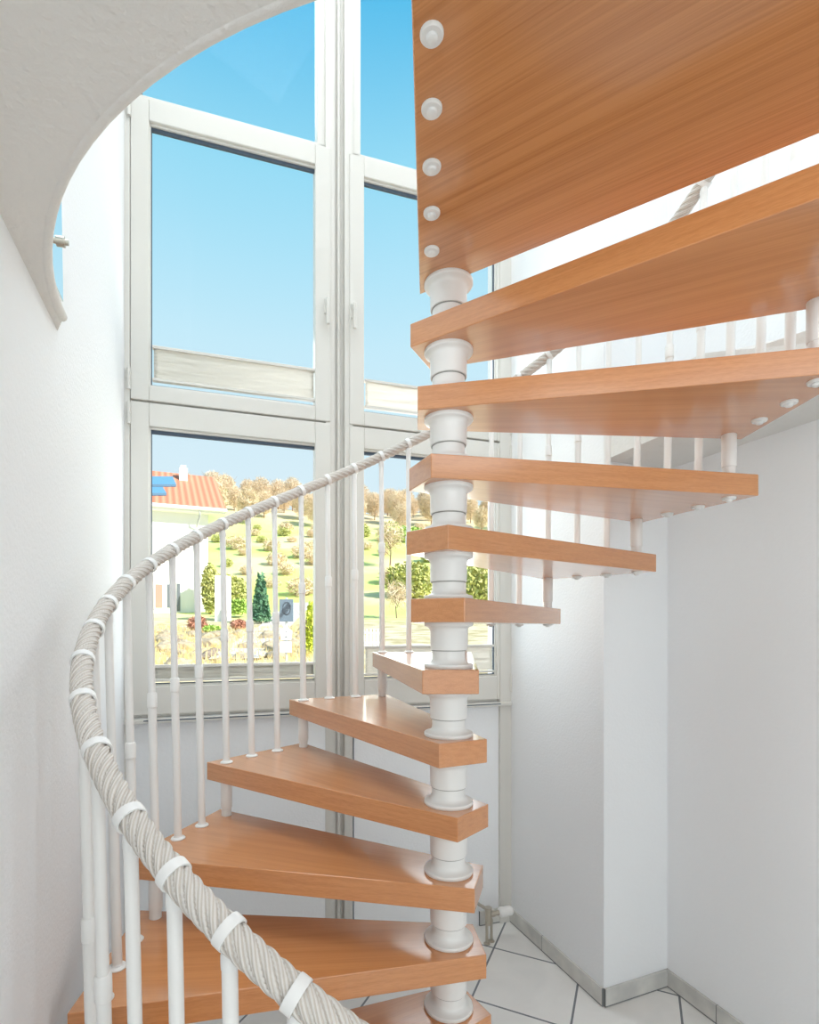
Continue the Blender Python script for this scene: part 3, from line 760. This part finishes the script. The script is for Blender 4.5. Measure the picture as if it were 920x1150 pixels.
# woods on the ridge
tw = [plant('bare_tree', 'bare brown tree of the woods along the ridge above the meadow', 'tree', (0, 0, 0), 'twig', ball(1.9+.15*s, 1.9, 2.5, 3.6), 2600, .16, 20+s, 5.6, 'bare trees along the ridge', 3.0) for s in range(3)]
olv = plant('olive_tree', 'olive green tree among the bare trees on the ridge', 'tree', (0, 0, 0), 'olive', ball(1.7, 1.7, 2.0, 3.0), 900, .2, 31, 4.4, 'olive trees on the ridge')
rnd = random.Random(5); used = set()
spots = []
for k in range(6000):
    Y = rnd.uniform(61, 108); kx = rnd.uniform(140, 600); X_ = (kx-HX)/FPX*Y
    if all((X_-a)**2+(Y-b)**2 > 4.0**2 for a, b in spots): spots.append((X_, Y))
spots = [((a/b*FPX+HX), b) for a, b in spots][:130]
for i, (kx, Y) in enumerate(spots):
    src = olv if i % 9 == 4 else tw[i % 3]
    o = src if src.name not in used else copy_tree(src)
    used.add(src.name); o.location = Vector(gp(kx, Y))-Vector((0, 0, .2)); o.rotation_euler = (0, 0, rnd.uniform(0, 6)); s = rnd.uniform(.5, .85); o.scale = (s, s, s)
# garden plants, near to far
def scaled(o, s): o.scale = (s, s, s); return o
plant('conifer', 'dark green conifer column behind the garden beside the road sign', 'tree', gp(293, 19.5), 'fir', cone(.36, 1.75, .1), 1500, .09, 40, 1.2)
plant('conifer', 'yellow green conifer at the right edge of the lower left window', 'tree', gp(350, 10), 'yellow', cone(.17, 1.05, 0), 1200, .05, 41, .8)
plant('hedge', 'clipped bright green hedge between the house and the dark conifer', 'hedge', gp(265, 22.5), 'green', lambda r: Vector((r.uniform(-.42, .42), r.uniform(-.3, .3), r.uniform(.15, .75))), 1500, .07, 42)
plant('garden_tree', 'olive green shrubby tree growing at the corner of the white house', 'tree', gp(236, 24), 'olive', ball(.38, .4, 1.15, 1.15), 1800, .09, 43, 1.6)
plant('garden_tree', 'loose green shrub tree beyond the hedge at the foot of the meadow', 'tree', gp(262, 27), 'olive', ball(.9, .8, .9, .8), 1400, .1, 48, 1.2)
plant('garden_shrub', 'reddish twiggy shrub at the foot of the white house', 'shrub', gp(222, 16), 'red', ball(.28, .25, .25, .25), 700, .05, 44, .3, None, 1.8)
plant('garden_shrub', 'pinkish dry shrub in front of the green hedge', 'shrub', gp(268, 16.5), 'red', ball(.26, .22, .16, .18), 600, .045, 45)
plant('garden_shrub', 'low yellow green shrub in front of the red twiggy shrub', 'shrub', gp(238, 15.4), 'green', ball(.26, .22, .12, .12), 600, .045, 46)
plant('garden_shrub', 'small round yellow shrub above the grey road sign', 'shrub', gp(322, 14.5), 'yellow', ball(.14, .14, .1, .12), 400, .035, 47)
plant('meadow_tree', 'young bare tree standing on the meadow seen through the right window', 'tree', gp(438, 40), 'twig', ball(1.1, 1.1, 1.0, 2.4), 420, .16, 49, 3.4, None, 4.0)
plant('meadow_tree', 'thin bare sapling lower on the meadow seen through the right window', 'tree', gp(446, 22), 'twig', ball(.5, .5, .5, 1.0), 240, .09, 50, 1.5, None, 4.0)
plant('meadow_shrub', 'broad green shrub behind the stair pole in the right window', 'shrub', gp(462, 30), 'olive', ball(1.5, 1, 1.1, 1.0), 1500, .14, 51)
plant('meadow_shrub', 'low green bush line halfway up the meadow', 'shrub', gp(452, 52), 'green', ball(2.6, 1, .9, .6), 1200, .2, 52)
plant('meadow_shrub', 'pale green bush at the right edge of the right window', 'shrub', gp(540, 24), 'olive', ball(1.3, 1, 1.2, 1.0), 1500, .13, 53)
# scattered bushes of the slope
rnd = random.Random(17)
kinds = [('tan', plant('slope_bush', 'dry tan bush scattered on the meadow slope', 'bush', (0, 0, 0), 'twig', ball(.9, .8, .6, .5), 500, .12, 60, None, 'tan bushes on the slope', 2.0)),
         ('green', plant('slope_bush', 'small green bush scattered on the meadow slope', 'bush', (0, 0, 0), 'olive', ball(.8, .8, .55, .45), 500, .12, 61, None, 'green bushes on the slope', 1.5))]
used_k = set(); sp2 = []
for k in range(4000):
    Y = rnd.uniform(29, 60); kx = rnd.choice((rnd.uniform(240, 360), rnd.uniform(405, 560))); X_ = (kx-HX)/FPX*Y
    if any((X_-a)**2+(Y-b)**2 < 4.2**2 for a, b in ((.66, 40), (1.67, 30), (2.04, 52), (4.4, 24), (.64, 22))): continue
    if len(sp2) < 64 and all((X_-a)**2+(Y-b)**2 > 2.6**2 for a, b in sp2): sp2.append((X_, Y))
for i, (X_, Y) in enumerate(sp2):
    nm, src = kinds[0 if i % 3 else 1]
    o = src if nm not in used_k else copy_tree(src)
    used_k.add(nm); s = rnd.uniform(.5, 1.15); o.scale = (s, s, s); o.location = (X_, Y, ground(X_, Y)); o.rotation_euler = (0, 0, rnd.uniform(0, 6))
# garden wall block and little rail
M['stonewall'] = mat('white_garden_wall', lin(240, 238, 235), .9)
bm = BM(); a = gp(241, 20.5); b = gp(254, 20.5); prism(bm, [(a[0], 20.5), (b[0], 20.5), (b[0], 21.2), (a[0], 21.2)], a[2]-.1, at(0, 646, 20.5).z, .02)
tag(mk('garden_wall', bm, M['stonewall']), 'small white garden wall beside the corner of the house', 'garden wall')
fence = tag(empty('garden_fence', gp(413, 11)), 'small white garden fence at the left edge of the right window', 'fence')
f0 = gp(404, 11); fz = f0[2]
for k in range(6):
    bm = BM(); x = f0[0]+k*.075; prism(bm, [(x-.02, 11), (x+.02, 11), (x+.02, 11.03), (x-.02, 11.03)], fz-.05, fz+.42, .004); mk('picket', bm, M['pvc'], fence)
for zz in (.12, .32):
    bm = BM(); prism(bm, [(f0[0]-.04, 11.03), (f0[0]+.43, 11.03), (f0[0]+.43, 11.05), (f0[0]-.04, 11.05)], fz+zz, fz+zz+.04); mk('rail', bm, M['pvc'], fence)
# boulders of the rock garden
def boulder(seed, mm):
    bm = BM(); bmesh.ops.create_icosphere(bm, subdivisions=2, radius=1)
    for v in bm.verts: v.co *= 1+.35*noise.noise(v.co*1.3+Vector((seed, 0, 0)))
    for v in bm.verts: v.co.z *= .65
    return mk('boulder', bm, mm, smooth=False)
protos = [boulder(s, V['stone']) for s in (1, 5, 9)]; pd = boulder(13, V['darkstone'])
rnd = random.Random(11); first = {0, 1, 2, 'd'}
for i in range(46):
    kx = rnd.uniform(172, 345); Y = rnd.uniform(8.2, 16)
    k = i % 3; o = protos[k] if k in first else protos[k].copy()
    if k in first: first.discard(k)
    else: C.objects.link(o)
    s = rnd.uniform(.10, .24); g_ = gp(kx, Y); o.location = (g_[0], g_[1], g_[2]+s*.2); o.scale = (s*1.3, s, s); o.rotation_euler = (0, 0, rnd.uniform(0, 6))
    tag(o, 'pale boulder in the rock garden below the house', 'rock', 'pale boulders of the rock garden')
for i, (kx, Y, s) in enumerate(((200, 12.5, .13), (236, 9.5, .14), (229, 9.3, .10), (240, 10.2, .11))):
    o = pd if i == 0 else pd.copy()
    if i: C.objects.link(o)
    g_ = gp(kx, Y); o.location = (g_[0], g_[1], g_[2]+s*.3); o.scale = (s*1.2, s, s); o.rotation_euler = (0, 0, i*1.3)
    if i == 0: tag(o, 'dark rock in the rock garden just below the white house', 'rock')
    else: tag(o, 'dark rock of the heap at the front of the rock garden', 'rock', 'dark rocks at the front of the rock garden')
bm = BM(); rnd = random.Random(9)
for k in range(2600):
    kx = rnd.uniform(150, 360); Y = rnd.uniform(7.5, 18); g_ = gp(kx, Y)
    for q in range(2):
        dx_, dy_ = rnd.uniform(-.05, .05), rnd.uniform(-.05, .05); h = rnd.uniform(.06, .2)
        vs_ = [bm.verts.new((g_[0]-.008, g_[1], g_[2])), bm.verts.new((g_[0]+.008, g_[1], g_[2])), bm.verts.new((g_[0]+dx_, g_[1]+dy_, g_[2]+h))]; bm.faces.new(vs_)
tag(mk('dry_grass', bm, V['straw']), 'dry straw coloured grass growing between the garden boulders', 'grass', kind='stuff')
